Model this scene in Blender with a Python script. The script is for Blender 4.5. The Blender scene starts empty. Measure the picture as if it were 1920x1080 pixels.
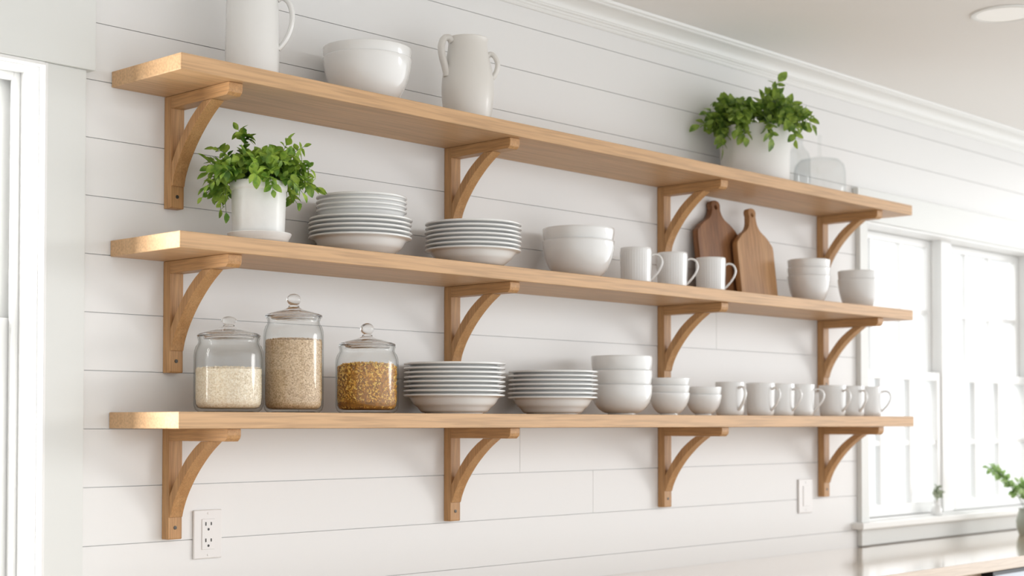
import bpy, math, random
from mathutils import Vector, Matrix
import numpy as np

random.seed(7)
C = bpy.context.scene.collection
PI = math.pi
CAM = Vector((-1.80159, -2.88147, 1.3433))
ZS = (2.10345, 1.7369, 1.36684)          # tops of the three shelves
TH, SD, SL = 0.0348, 0.26, 3.0305        # shelf thickness, depth, length

# ---------------------------------------------------------------- materials
def mat(name):
    m = bpy.data.materials.new(name); m.use_nodes = True
    nt = m.node_tree
    return m, nt, nt.nodes['Principled BSDF'], nt.nodes, nt.links

def plain(name, col, rough=0.5, bump=0.0, bscale=40.0, vary=0.0, coat=0.0, spec=0.5, metal=0.0):
    m, nt, p, N, L = mat(name)
    p.inputs['Base Color'].default_value = (*col, 1)
    p.inputs['Roughness'].default_value = rough
    p.inputs['Coat Weight'].default_value = coat
    p.inputs['Coat Roughness'].default_value = 0.08
    p.inputs['Specular IOR Level'].default_value = spec
    p.inputs['Metallic'].default_value = metal
    tc = N.new('ShaderNodeTexCoord')
    no = N.new('ShaderNodeTexNoise'); no.inputs['Scale'].default_value = bscale; no.inputs['Detail'].default_value = 4
    L.new(tc.outputs['Object'], no.inputs['Vector'])
    if vary:
        r = N.new('ShaderNodeValToRGB')
        r.color_ramp.elements[0].position = 0.3; r.color_ramp.elements[1].position = 0.7
        r.color_ramp.elements[0].color = (*[c*(1-vary) for c in col], 1)
        r.color_ramp.elements[1].color = (*[min(1, c*(1+vary)) for c in col], 1)
        L.new(no.outputs['Fac'], r.inputs['Fac']); L.new(r.outputs['Color'], p.inputs['Base Color'])
    if bump:
        b = N.new('ShaderNodeBump'); b.inputs['Strength'].default_value = bump; b.inputs['Distance'].default_value = 0.002
        L.new(no.outputs['Fac'], b.inputs['Height']); L.new(b.outputs['Normal'], p.inputs['Normal'])
    return m

def wood(name, axis, dark, light, rough=0.45, k=1.0, streak=0.35):
    """grain runs along axis (0 x, 1 y, 2 z) in object space"""
    m, nt, p, N, L = mat(name)
    p.inputs['Roughness'].default_value = rough
    p.inputs['Specular IOR Level'].default_value = 0.35
    tc = N.new('ShaderNodeTexCoord')
    def stretched(along, across, detail, dist=0.0):
        mp = N.new('ShaderNodeMapping')
        s = [across]*3; s[axis] = along
        mp.inputs['Scale'].default_value = s
        L.new(tc.outputs['Object'], mp.inputs['Vector'])
        n = N.new('ShaderNodeTexNoise'); n.inputs['Scale'].default_value = 1.0
        n.inputs['Detail'].default_value = detail; n.inputs['Distortion'].default_value = dist
        L.new(mp.outputs['Vector'], n.inputs['Vector'])
        return n
    a = stretched(0.9*k, 13*k, 5, 0.9)
    b = stretched(6*k, 190*k, 3, 0.2)
    r = N.new('ShaderNodeValToRGB')
    r.color_ramp.elements[0].position = 0.28; r.color_ramp.elements[1].position = 0.72
    r.color_ramp.elements[0].color = (*dark, 1); r.color_ramp.elements[1].color = (*light, 1)
    L.new(a.outputs['Fac'], r.inputs['Fac'])
    r2 = N.new('ShaderNodeValToRGB')
    r2.color_ramp.elements[0].position = 0.35; r2.color_ramp.elements[1].position = 0.6
    r2.color_ramp.elements[0].color = (*[1-streak]*3, 1); r2.color_ramp.elements[1].color = (1, 1, 1, 1)
    L.new(b.outputs['Fac'], r2.inputs['Fac'])
    mx = N.new('ShaderNodeMixRGB'); mx.blend_type = 'MULTIPLY'; mx.inputs['Fac'].default_value = 1.0
    L.new(r.outputs['Color'], mx.inputs['Color1']); L.new(r2.outputs['Color'], mx.inputs['Color2'])
    L.new(mx.outputs['Color'], p.inputs['Base Color'])
    bp = N.new('ShaderNodeBump'); bp.inputs['Strength'].default_value = 0.15; bp.inputs['Distance'].default_value = 0.0008
    L.new(b.outputs['Fac'], bp.inputs['Height']); L.new(bp.outputs['Normal'], p.inputs['Normal'])
    return m

def glass(name, tint=(1, 1, 1), rough=0.0, ior=1.45):
    m, nt, p, N, L = mat(name)
    p.inputs['Base Color'].default_value = (*tint, 1)
    p.inputs['Transmission Weight'].default_value = 1.0
    p.inputs['Roughness'].default_value = rough
    p.inputs['IOR'].default_value = ior
    return m

def thin_glass(name, clear, edge, refl=.35, pw=4.0):
    """clear walls that let light straight through, with a mirror sheen that grows towards the rim of the shape"""
    m, nt, p, N, L = mat(name)
    N.remove(p)
    lw = N.new('ShaderNodeLayerWeight'); lw.inputs['Blend'].default_value = .5
    a = N.new('ShaderNodeMath'); a.operation = 'POWER'; a.inputs[1].default_value = pw
    L.new(lw.outputs['Facing'], a.inputs[0])
    r = N.new('ShaderNodeMixRGB'); r.inputs['Color1'].default_value = (*clear, 1); r.inputs['Color2'].default_value = (*edge, 1)
    L.new(a.outputs[0], r.inputs['Fac'])
    t = N.new('ShaderNodeBsdfTransparent'); L.new(r.outputs[0], t.inputs['Color'])
    g = N.new('ShaderNodeBsdfGlossy'); g.inputs['Roughness'].default_value = 0.03
    f = N.new('ShaderNodeMath'); f.operation = 'MULTIPLY_ADD'; f.inputs[1].default_value = refl; f.inputs[2].default_value = .035
    L.new(a.outputs[0], f.inputs[0])
    x = N.new('ShaderNodeMixShader')
    L.new(f.outputs[0], x.inputs[0]); L.new(t.outputs[0], x.inputs[1]); L.new(g.outputs[0], x.inputs[2])
    L.new(x.outputs[0], N['Material Output'].inputs['Surface'])
    return m

def leaf_mat(name, c1, c2):
    m, nt, p, N, L = mat(name)
    tc = N.new('ShaderNodeTexCoord')
    n = N.new('ShaderNodeTexNoise'); n.inputs['Scale'].default_value = 38; n.inputs['Detail'].default_value = 2
    L.new(tc.outputs['Object'], n.inputs['Vector'])
    r = N.new('ShaderNodeValToRGB')
    r.color_ramp.elements[0].position = 0.35; r.color_ramp.elements[1].position = 0.65
    r.color_ramp.elements[0].color = (*c1, 1); r.color_ramp.elements[1].color = (*c2, 1)
    L.new(n.outputs['Fac'], r.inputs['Fac']); L.new(r.outputs['Color'], p.inputs['Base Color'])
    p.inputs['Roughness'].default_value = 0.45
    tr = N.new('ShaderNodeBsdfTranslucent'); L.new(r.outputs['Color'], tr.inputs['Color'])
    x = N.new('ShaderNodeMixShader'); x.inputs[0].default_value = 0.35
    L.new(p.outputs[0], x.inputs[1]); L.new(tr.outputs[0], x.inputs[2])
    L.new(x.outputs[0], N['Material Output'].inputs['Surface'])
    return m

def grain_mat(name, c1, c2, c3, scale):
    m, nt, p, N, L = mat(name)
    tc = N.new('ShaderNodeTexCoord')
    v = N.new('ShaderNodeTexVoronoi'); v.inputs['Scale'].default_value = scale
    L.new(tc.outputs['Object'], v.inputs['Vector'])
    s = N.new('ShaderNodeSeparateColor'); L.new(v.outputs['Color'], s.inputs[0])
    r = N.new('ShaderNodeValToRGB')
    e = r.color_ramp.elements
    e[0].position = 0.1; e[0].color = (*c1, 1); e[1].position = 0.9; e[1].color = (*c3, 1)
    q = e.new(0.5); q.color = (*c2, 1)
    L.new(s.outputs[0], r.inputs['Fac']); L.new(r.outputs['Color'], p.inputs['Base Color'])
    p.inputs['Roughness'].default_value = 0.6
    return m

M = {}
BIRCH_D, BIRCH_L = (.565, .340, .170), (.665, .420, .230)
M['shelf'] = wood('oiled_birch_along', 0, BIRCH_D, BIRCH_L, k=1.0, streak=.22)
M['post'] = wood('oiled_birch_upright', 2, (.47, .245, .098), (.60, .345, .155), k=2.5, streak=.25)
M['arm'] = wood('oiled_birch_across', 1, (.47, .245, .098), (.60, .345, .155), k=2.5, streak=.25)
M['board_dark'] = wood('walnut_board', 2, (.18, .072, .026), (.33, .15, .06), k=2.6, streak=.35)
M['board_light'] = wood('acacia_board', 2, (.36, .175, .068), (.56, .31, .135), k=2.2, streak=.3)
M['counter'] = wood('butcher_block', 0, (.54, .39, .26), (.66, .50, .36), rough=.12, k=1.2, streak=.15)
M['counter'].node_tree.nodes['Principled BSDF'].inputs['Coat Weight'].default_value = 1.0
M['counter'].node_tree.nodes['Principled BSDF'].inputs['Coat Roughness'].default_value = .10
M['cabinet'] = wood('pale_cabinet_wood', 2, (.50, .36, .24), (.60, .45, .32), rough=.5, k=1.5, streak=.15)
M['floorwood'] = wood('floor_boards', 0, (.62, .57, .50), (.72, .67, .60), rough=.4, k=.8, streak=.2)
M['wall'] = plain('white_shiplap_paint', (.82, .815, .805), .5, bump=.05, bscale=60)
M['ceil'] = plain('ceiling_paint', (.88, .865, .845), .8, bump=.05, bscale=90)
M['trim'] = plain('white_trim_paint', (.84, .84, .82), .38, bump=.02, bscale=50)
M['casing'] = plain('grey_white_casing_paint', (.745, .755, .735), .45, bump=.02, bscale=50)
M['sash'] = plain('white_sash_paint', (.86, .86, .85), .35, bump=.02, bscale=50)
M['china'] = plain('white_china', (.80, .80, .79), .14, bump=.03, bscale=18, coat=.8)
M['stone'] = plain('off_white_stoneware', (.79, .785, .77), .2, bump=.06, bscale=25, coat=.7)
M['vase'] = plain('cream_stoneware', (.74, .715, .675), .3, bump=.08, bscale=30, coat=.15)
M['pot'] = plain('white_glazed_pot', (.80, .79, .77), .3, bump=.25, bscale=45, vary=.02)
M['mattepot'] = plain('matte_white_pot', (.78, .765, .745), .55, bump=.05, bscale=40)
M['soil'] = plain('potting_soil', (.035, .025, .018), .95, bump=.8, bscale=160, vary=.4)
M['stem'] = plain('green_stem', (.10, .17, .045), .6, vary=.3, bscale=60)
M['leaf'] = leaf_mat('herb_leaf', (.10, .23, .026), (.42, .59, .09))
M['leaf2'] = leaf_mat('ivy_leaf', (.095, .19, .028), (.36, .50, .085))
M['leaf3'] = leaf_mat('pale_leaf', (.30, .48, .16), (.50, .68, .32))
M['leaf4'] = leaf_mat('grey_green_leaf', (.30, .36, .24), (.42, .46, .34))
M['plastic'] = plain('white_plastic', (.80, .78, .765), .3, bump=.01)
M['slot'] = plain('dark_slot', (.045, .042, .04), .5, bump=.02)
M['screw'] = plain('dark_steel_screw', (.08, .07, .06), .4, bump=.05, metal=.6)
M['jar'] = thin_glass('jar_glass', (.99, .993, .99), (.52, .54, .53), .24, 5.0)
M['lid'] = glass('lid_glass', (.985, .99, .985))
M['clear'] = thin_glass('clear_glass', (.98, .985, .985), (.90, .92, .92), .16, 4.5)
M['pane'] = thin_glass('window_glass', (.985, .99, .99), (.9, .92, .92), .25, 5)
M['rice'] = grain_mat('rice_grains', (.76, .63, .45), (.87, .75, .57), (.92, .83, .68), 380)
M['oats'] = grain_mat('grain_kernels', (.50, .335, .18), (.66, .475, .29), (.76, .58, .38), 380)
M['cereal'] = grain_mat('golden_cereal', (.62, .30, .035), (.86, .48, .07), (.96, .68, .17), 110)
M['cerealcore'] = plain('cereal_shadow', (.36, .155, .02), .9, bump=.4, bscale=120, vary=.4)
M['blackmetal'] = plain('black_metal', (.018, .018, .02), .35, bump=.02, metal=.3)
M['ovenglass'] = plain('appliance_glass', (.42, .46, .52), .06, bump=.005, coat=1.0)
M['steel'] = plain('brushed_steel', (.6, .6, .6), .3, metal=1.0, bump=.03, bscale=200)
M['greyvase'] = plain('grey_green_vase', (.34, .36, .31), .35, bump=.08, bscale=30)
lens, nt, p, N, L = mat('lamp_lens')
p.inputs['Base Color'].default_value = (.9, .9, .88, 1)
p.inputs['Emission Color'].default_value = (1, .97, .92, 1); p.inputs['Emission Strength'].default_value = .12
M['lens'] = lens

# ---------------------------------------------------------------- mesh helpers
class MB:
    def __init__(s): s.v = []; s.f = []
    def add(s, v, f):
        o = len(s.v); s.v += [tuple(a) for a in v]; s.f += [tuple(o+i for i in q) for q in f]
    def box(s, x0, x1, y0, y1, z0, z1):
        s.add([(x0,y0,z0),(x1,y0,z0),(x1,y1,z0),(x0,y1,z0),(x0,y0,z1),(x1,y0,z1),(x1,y1,z1),(x0,y1,z1)],
              [(0,3,2,1),(4,5,6,7),(0,1,5,4),(1,2,6,5),(2,3,7,6),(3,0,4,7)])
    def prism(s, poly, axis, a, b):
        """poly (u,v) extruded along axis; axis 0 -> (y,z), axis 1 -> (x,z), axis 2 -> (x,y)"""
        n = len(poly)
        def pt(u, w, t):
            return [(t,u,w),(u,t,w),(u,w,t)][axis]
        v = [pt(u,w,a) for u,w in poly] + [pt(u,w,b) for u,w in poly]
        f = [tuple(range(n)), tuple(range(2*n-1, n-1, -1))] + [(i, i+n, (i+1)%n+n, (i+1)%n) for i in range(n)]
        s.add(v, f)
    def lathe(s, prof, seg=56, flute=None, c=(0,0,0)):
        v = []; rows = []
        for (r, z) in prof:
            if r < 1e-6:
                rows.append([len(v)]); v.append((c[0], c[1], c[2]+z))
            else:
                row = []
                for i in range(seg):
                    a = 2*PI*i/seg; rr = r + (flute(a, r, z) if flute else 0)
                    row.append(len(v)); v.append((c[0]+rr*math.cos(a), c[1]+rr*math.sin(a), c[2]+z))
                rows.append(row)
        f = []
        for A, B in zip(rows, rows[1:]):
            if len(A) == 1 and len(B) == 1: continue
            for i in range(seg):
                j = (i+1) % seg
                if len(A) == 1: f.append((A[0], B[j], B[i]))
                elif len(B) == 1: f.append((A[i], A[j], B[0]))
                else: f.append((A[i], A[j], B[j], B[i]))
        s.add(v, f)
    def sweep(s, pts, ra, rb, seg=10, closed=False, side=None):
        """elliptical tube: ra in the plane of the path, rb along side vector"""
        n = len(pts); P = [Vector(q) for q in pts]; v = []; f = []
        for i in range(n):
            t = (P[min(i+1, n-1)] - P[max(i-1, 0)]).normalized()
            sd = Vector(side) if side else t.cross(Vector((.3, .2, .93))).normalized()
            if side is None: up = sd.cross(t).normalized()
            else: up = sd.cross(t).normalized()
            A = ra[i] if isinstance(ra, (list, tuple)) else ra
            B = rb[i] if isinstance(rb, (list, tuple)) else rb
            for k in range(seg):
                a = 2*PI*k/seg
                v.append(P[i] + up*(A*math.cos(a)) + sd*(B*math.sin(a)))
        for i in range(n-1):
            for k in range(seg):
                j = (k+1) % seg
                f.append((i*seg+k, i*seg+j, (i+1)*seg+j, (i+1)*seg+k))
        f.append(tuple(range(seg-1, -1, -1))); f.append(tuple(range((n-1)*seg, n*seg)))
        s.add(v, f)
    def mesh(s, name, m, smooth=True, angle=38):
        me = bpy.data.meshes.new(name)
        me.from_pydata(s.v, [], s.f)
        import bmesh
        bm = bmesh.new(); bm.from_mesh(me)
        bmesh.ops.recalc_face_normals(bm, faces=bm.faces)
        bm.to_mesh(me); bm.free()
        if smooth:
            me.polygons.foreach_set('use_smooth', [True]*len(me.polygons))
            me.set_sharp_from_angle(angle=math.radians(angle))
        me.materials.append(m); me.update()
        return me

def bevel(me, w, seg=2, angle=35):
    import bmesh
    bm = bmesh.new(); bm.from_mesh(me)
    es = [e for e in bm.edges if len(e.link_faces) == 2 and e.calc_face_angle(0) > math.radians(angle)]
    bmesh.ops.bevel(bm, geom=es, offset=w, segments=seg, affect='EDGES', profile=.5, clamp_overlap=True)
    bm.to_mesh(me); bm.free()
    return me

def tag(o, label=None, cat=None, group=None, kind=None):
    if label: o['label'] = label
    if cat: o['category'] = cat
    if group: o['group'] = group
    if kind: o['kind'] = kind
    return o

def link(name, me, parent=None, loc=(0,0,0), rz=0):
    o = bpy.data.objects.new(name, me); C.objects.link(o)
    o.location = loc; o.rotation_euler = (0, 0, rz)
    if parent: o.parent = parent
    return o

def empty(name, loc, rz=0):
    return link(name, None, None, loc, rz)

def catmull(pts, n=6):
    P = [Vector(q) for q in pts]; P = [2*P[0]-P[1]] + P + [2*P[-1]-P[-2]]; out = []
    for i in range(1, len(P)-2):
        a, b, c, d = P[i-1:i+3]
        for k in range(n):
            t = k/n
            out.append(.5*((2*b)+(c-a)*t+(2*a-5*b+4*c-d)*t*t+(3*b-a-3*c+d)*t**3))
    out.append(P[-2]); return out

def bearing(x, y): return math.atan2(x-CAM.x, y-CAM.y)
def seen(x, y, rel): return -bearing(x, y) + math.radians(rel)   # heading of "to the viewer's right", plus an offset

# ---------------------------------------------------------------- room shell
ZC = 2.574
LW = (-1.28, -.165, .55, 2.092)         # left window opening x0 x1 z0 z1
RW = (3.125, 4.61, .985, 2.082)
def cut(rects, h):
    out = []
    for (x0, x1, z0, z1) in rects:
        if h[0] >= x1 or h[1] <= x0 or h[2] >= z1 or h[3] <= z0: out.append((x0, x1, z0, z1)); continue
        if h[0] > x0: out.append((x0, h[0], z0, z1))
        if h[1] < x1: out.append((h[1], x1, z0, z1))
        a, b = max(x0, h[0]), min(x1, h[1])
        if h[2] > z0: out.append((a, b, z0, h[2]))
        if h[3] < z1: out.append((a, b, h[3], z1))
    return out
pitch = .12455; zl = 2.0785
lines = sorted(zl + pitch*k for k in range(-17, 5) if 0 < zl + pitch*k < ZC-.02)
edges = [0.0] + lines + [ZC]
joints = {2: None}
def row_joints(z0, z1):
    mid = (z0+z1)/2
    if 1.208 < mid < 1.33: return [1.298]
    if 1.085 < mid < 1.205: return [1.611]
    if 1.58 < mid < 1.70: return [2.226]
    if 1.33 < mid < 1.45: return [.52]
    if mid > 2.2: return [2.75 + mid]
    return []
wb = MB()
GAP = .0009
for z0, z1 in zip(edges, edges[1:]):
    xs = [-3.3] + row_joints(z0, z1) + [7.0]
    for x0, x1 in zip(xs, xs[1:]):
        r = [(x0+(.0007 if x0 > -3 else 0), x1-(.0007 if x1 < 6.9 else 0), z0+GAP, z1-GAP)]
        for h in (LW, RW): r = cut(r, h)
        for q in r: wb.box(q[0], q[1], 0, .0056, q[2], q[3])
r = [(-3.3, 7.0, 0, ZC)]
for h in (LW, RW): r = cut(r, h)
for q in r: wb.box(q[0], q[1], .0055, .135, q[2], q[3])
w = link('wall_back', wb.mesh('wall_back', M['wall'], smooth=False))
tag(w, 'white shiplap wall of wide horizontal boards behind the shelves', 'wall', kind='structure')
b = MB(); b.box(-3.42, -3.3, -3.4, .135, 0, ZC)  # unseen side wall, added so light comes more from the right
tag(link('wall_left_added', b.mesh('wall_left_added', M['wall'], False)), 'unseen white side wall added to dim light from the left', 'wall', kind='structure')
b = MB(); b.box(-3.42, 5.8, -3.4, .135, ZC, ZC+.12)
tag(link('ceiling', b.mesh('ceiling', M['ceil'], False)), 'smooth pale ceiling above the shiplap wall', 'ceiling', kind='structure')
b = MB(); b.box(-3.42, 6.2, -4.2, .135, -.1, 0)
tag(link('floor', b.mesh('floor', M['floorwood'], False)), 'light wooden floor of the kitchen', 'floor', kind='structure')
# crown moulding: bead, fillet, cove, top fillet
prof = [(0, 2.506), (-.006, 2.506), (-.009, 2.510), (-.009, 2.514), (-.012, 2.517), (-.012, 2.5215), (-.017, 2.5245), (-.017, 2.529)]
for k in range(9):
    a = k/8*PI/2
    prof.append((-.019-.040*(1-math.cos(a)), 2.530+.027*math.sin(a)))
prof += [(-.062, 2.559), (-.062, 2.563), (-.068, 2.566), (-.071, ZC-.0005), (0, ZC-.0005)]
b = MB(); b.prism(prof, 0, -3.3, 7.0)
tag(link('trim_1', b.mesh('trim_1', M['trim'], True, 25)), 'stepped white crown moulding where the shiplap meets the ceiling', 'crown moulding', kind='structure')

# ---------------------------------------------------------------- windows
def sash(name, parent, x0, x1, z0, z1, y, cols, rows, stile=.034, top=.04, bot=.05, mid=None):
    """one sash with frame, muntin bars and glass; y is the room-side face"""
    d = .032
    f = MB()
    f.box(x0, x0+stile, y, y+d, z0, z1); f.box(x1-stile, x1, y, y+d, z0, z1)
    f.box(x0+stile, x1-stile, y, y+d, z1-top, z1); f.box(x0+stile, x1-stile, y, y+d, z0, z0+bot)
    fr = link('sash', bevel(f.mesh('sash', M['sash'], False), .003), parent)
    m = MB(); ix0, ix1, iz0, iz1 = x0+stile, x1-stile, z0+bot, z1-top
    for c in cols: m.box(c-.009, c+.009, y+.004, y+d-.004, iz0, iz1)
    for rr in rows: m.box(ix0, ix1, y+.006, y+d-.006, rr-.009, rr+.009)
    if cols or rows: link('muntin_bars', m.mesh('muntin_bars', M['sash'], False), fr)
    g = MB(); g.box(ix0, ix1, y+.014, y+.018, iz0, iz1)
    link('glass_pane', g.mesh('glass_pane', M['pane'], False), fr)
    return fr

def window(n, op, casing, headtop, headover, label, headproj):
    x0, x1, z0, z1 = op
    root = empty(n, ((x0+x1)/2, 0, z0)); tag(root, label, 'window', kind='structure')
    P = root.matrix_basis.inverted() @ Matrix.Translation(root.location)
    off = Vector(root.location)
    return root, off

def put(root, name, mb, m, parent=None, bev=0.0, smooth=False):
    """world-space geometry handed to a child of root"""
    off = root.location
    mb.v = [(a-off.x, b_-off.y, c-off.z) for a, b_, c in mb.v]
    me = mb.mesh(name, m, smooth)
    if bev: bevel(me, bev)
    return link(name, me, parent or root)

# --- left window (only its right-hand part is in view)
x0, x1, z0, z1 = LW
root, off = window('window_1', LW, None, None, None, 'tall white window with wide flat casing, left of the shelves', 0)
b = MB(); b.box(-.165, -.072, -.020, -.0005, .5, z1); put(root, 'casing', b, M['casing'], bev=.002)
b = MB(); b.box(x0-.093, x0, -.020, -.0005, .5, z1); put(root, 'casing', b, M['casing'], bev=.002)
b = MB(); b.box(x0-.11, -.054, -.027, -.0005, z1, 2.30); put(root, 'head_casing', b, M['casing'], bev=.002)
b = MB(); b.box(-.171, -.164, -.024, -.001, z0, z1-.001); b.box(x0, -.171, -.024, -.001, z1-.008, z1-.0005)
put(root, 'casing_bead', b, M['sash'], bev=.001)
b = MB()
b.box(-.1745, -.1645, -.001, .13, z0, z1); b.box(x0, x0+.01, -.001, .13, z0, z1)
b.box(x0+.01, -.1745, -.001, .13, z1-.01, z1); b.box(x0+.01, -.1745, -.001, .13, z0, z0+.01)
b.box(-.190, -.1745, .070, .084, z0+.01, z1-.01); b.box(x0+.01, x0+.026, .070, .084, z0+.01, z1-.01)
b.box(x0+.026, -.190, .070, .084, z1-.026, z1-.01)
put(root, 'jamb', b, M['sash'], bev=.0015)
b = MB(); b.box(x0-.12, -.05, -.05, .07, z0-.025, z0); put(root, 'sill', b, M['trim'], bev=.004)
for (za, zb, yy) in ((z0+.011, 1.565, .086), (1.53, z1-.011, .100)):
    s = sash('sash', root, x0+.011, -.176, za, zb, yy, [], [], stile=.045)
    for o in [s]+list(s.children):
        o.data.transform(Matrix.Translation(-root.location))
# --- right window
x0, x1, z0, z1 = RW
root, off = window('window_2', RW, None, None, None, 'bright white double window with paned sashes, beyond the right shelf ends', 0)
b = MB(); b.box(3.088, 3.142, -.020, -.0005, .9, z1); put(root, 'casing', b, M['casing'], bev=.002)
b = MB(); b.box(4.60, 4.67, -.020, -.0005, .9, z1); put(root, 'casing', b, M['casing'], bev=.002)
b = MB(); b.box(3.066, 4.69, -.025, -.0005, z1, 2.198); put(root, 'head_casing', b, M['casing'], bev=.002)
b = MB()
b.box(3.1255, 3.136, -.001, .13, z0, z1); b.box(4.60, 4.6095, -.001, .13, z0, z1)
b.box(3.136, 4.60, -.018, .13, z1-.008, z1-.0005); b.box(3.136, 4.60, -.001, .13, z0+.0005, z0+.006)
put(root, 'jamb', b, M['sash'], bev=.0015)
b = MB(); b.box(3.806, 3.888, .034, .128, z0+.006, z1-.008); put(root, 'mullion_post', b, M['sash'], bev=.002)
b = MB(); b.box(3.052, 4.70, -.046, .034, z0-.024, z0); put(root, 'sill', b, M['trim'], bev=.004)
b = MB(); b.box(3.143, 4.599, -.014, -.0005, .9, z0-.0245); put(root, 'apron', b, M['casing'], bev=.002)
for (xa, xb, cols) in ((3.137, 3.805, (3.348, 3.572)), (3.889, 4.599, (4.116, 4.33))):
    for (za, zb, yy, rw, tp, bt) in ((z0+.008, 1.545, .042, 1.268, .034, .045), (1.512, z1-.009, .080, 1.785, .03, .034)):
        s = sash('sash', root, xa, xb, za, zb, yy, cols, (rw,), stile=.030, top=tp, bot=bt)
        for o in [s]+list(s.children):
            o.data.transform(Matrix.Translation(-root.location))

# ---------------------------------------------------------------- shelves and brackets
WHERE = ('top', 'middle', 'bottom')
for i, z in enumerate(ZS):
    b = MB(); b.box(0, SL, -SD, -.001, -TH, 0)
    o = link('floating_shelf', bevel(b.mesh('floating_shelf', M['shelf'], False), .0016), None, (0, 0, z))
    tag(o, ['topmost long birch shelf, holding pitchers, bowls and a bushy plant',
            'middle long birch shelf, holding plates, mugs and cutting boards',
            'lowest long birch shelf, holding three glass jars and rows of mugs'][i], 'shelf', 'long wooden shelves on the shiplap wall')

BW, PD, AL = .0355, .026, .240          # bracket width, post depth, arm length
hgt = (2.0687-1.8195, 1.7021-1.4545, 1.3320-1.0870)
def bracket_meshes(h):
    w2 = BW/2
    p_ = MB(); p_.prism([(-.0006, -h), (-PD+.002, -h), (-PD, -h+.002), (-PD, -.0005), (-.0006, -.0005)], 0, -w2, w2)
    post = bevel(p_.mesh('post', M['post'], False), .0012)
    a = MB(); a.prism([(-PD-.0002, -.0005), (-PD-.0002, -.0275), (-AL+.010, -.0275), (-AL+.002, -.021), (-AL, -.014), (-AL, -.0005)], 0, -w2, w2)
    arm = bevel(a.mesh('arm', M['arm'], False), .0012)
    zb = -h+.049
    outer = [(v.x, v.z) for v in catmull([(-.0300, 0, zb), (-.0360, 0, -.178), (-.0490, 0, -.152), (-.0660, 0, -.127), (-.0890, 0, -.099), (-.1160, 0, -.0725), (-.1440, 0, -.0495), (-.1760, 0, -.0280)], 4)]
    inner = [(v.x, v.z) for v in catmull([(-.1420, 0, -.0280), (-.1180, 0, -.0430), (-.0880, 0, -.0675), (-.0610, 0, -.0980), (-.0420, 0, -.1240), (-.0263, 0, -.1500)], 4)]
    poly = [(-PD-.0003, zb)] + outer + inner
    c = MB(); c.prism(poly, 0, -w2+.0015, w2-.0015)
    brace = bevel(c.mesh('brace', M['post'], False), .001, angle=50)
    s = MB(); s.lathe([(0, -.001), (.0042, -.001), (.0042, .0008), (.0030, .0012), (0, .0002)], 16)
    s.v = [(x_, -PD-z_, y_-h+.026) for x_, y_, z_ in s.v]
    screw = s.mesh('screw', M['screw'])
    return post, arm, brace, screw
BX = (.135+BW/2, 1.004+BW/2, 1.917+BW/2, 2.826+BW/2)
ORD = ('first', 'second', 'third', 'fourth')
for i, z in enumerate(ZS):
    ms = bracket_meshes(hgt[i])
    for k, x in enumerate(BX):
        r_ = empty('shelf_bracket', (x, 0, z-TH))
        for nm, me in zip(('post', 'arm', 'brace', 'screw'), ms): link(nm, me, r_)
        tag(r_, f'arched wooden bracket under the {WHERE[i]} shelf, {ORD[k]} of four from the left', 'bracket', 'wooden shelf brackets')

# ---------------------------------------------------------------- crockery shapes
def bowl_outer(u, R, rf, taper, q=.6, pw=2.2):
    return (rf+(R-rf)*(1-(1-u)**pw)**q) * (1-taper+taper*u)
def bowl_mesh(R, h, rf, t=.0022, taper=.07, m=None, n=22, q=.6, pw=2.2):
    foot = .004
    prof = [(0, .0025), (rf*.86, .0025), (rf*.9, 0), (rf*.985, 0)]
    us = [(k/n)**1.35 for k in range(n+1)]
    for u in us: prof.append((bowl_outer(u, R, rf, taper, q, pw), foot+(h-foot)*u))
    prof[-1] = (R-.0004, h-.0008)
    prof += [(R-.0010, h), (R-t+.0008, h), (R-t, h-.0010)]
    for u in reversed(us[2:-1]):
        rr = bowl_outer(u, R, rf, taper, q, pw)-t
        prof.append((rr, foot+(h-foot)*u+.0006))
    rr = bowl_outer(us[2], R, rf, taper, q, pw)-t
    prof += [(rr*.8, foot+.0028), (0, foot+.0026)]
    b = MB(); b.lathe(prof, 64); return b.mesh('bowl', m or M['china'])

def plate_mesh(R, d, rf, t=.0042, deep=False, name='plate'):
    if deep: crv = [(rf+.001, .003), (rf+.014, .0055), (R*.80, .015), (R*.87, .028), (R*.895, d-.018), (R*.93, d-.0075), (R*.955, d-.0025), (R, d)]
    else:    crv = [(rf+.001, .0025), (rf+.010, .0055), (R*.72, .0155), (R*.80, .0235), (R*.865, d-.0075), (R*.90, d-.0035), (R*.95, d-.0018), (R, d)]
    c3 = [(v.x, v.z) for v in catmull([(r_, 0, z_) for r_, z_ in crv], 4)]
    prof = [(0, .0025), (rf-.005, .0025), (rf-.004, 0), (rf, 0)] + c3[:-1] + [(R-.0006, d), (R, d+.001), (R, d+t-.0012), (R-.0008, d+t)]
    up = [(r_-.001, z_+t) for r_, z_ in reversed(c3[:-1])]
    prof += up + [(0, .0025+t)]
    b = MB(); b.lathe(prof, 72); return b.mesh(name, M['china'])

NUM = ('topmost', 'second from the top', 'third from the top', 'fourth from the top', 'fifth from the top', 'sixth from the top', 'seventh from the top', 'eighth from the top')
rj = random.Random(3)
def stack(name, me, n, pitch, x, y, zbase, what, where, cat, group, jit=.0012):
    for k in range(n):
        o = link(name, me, None, (x+rj.uniform(-jit, jit), y+rj.uniform(-jit, jit), zbase+pitch*k+.0003), rj.uniform(0, 6))
        pos = n-1-k
        w_ = 'undermost' if pos == n-1 else NUM[pos]
        tag(o, f'{what}, {w_} {where}', cat, group)

Y1, Y2 = -.13, -.14
Z1, Z2, Z3 = ZS
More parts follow.
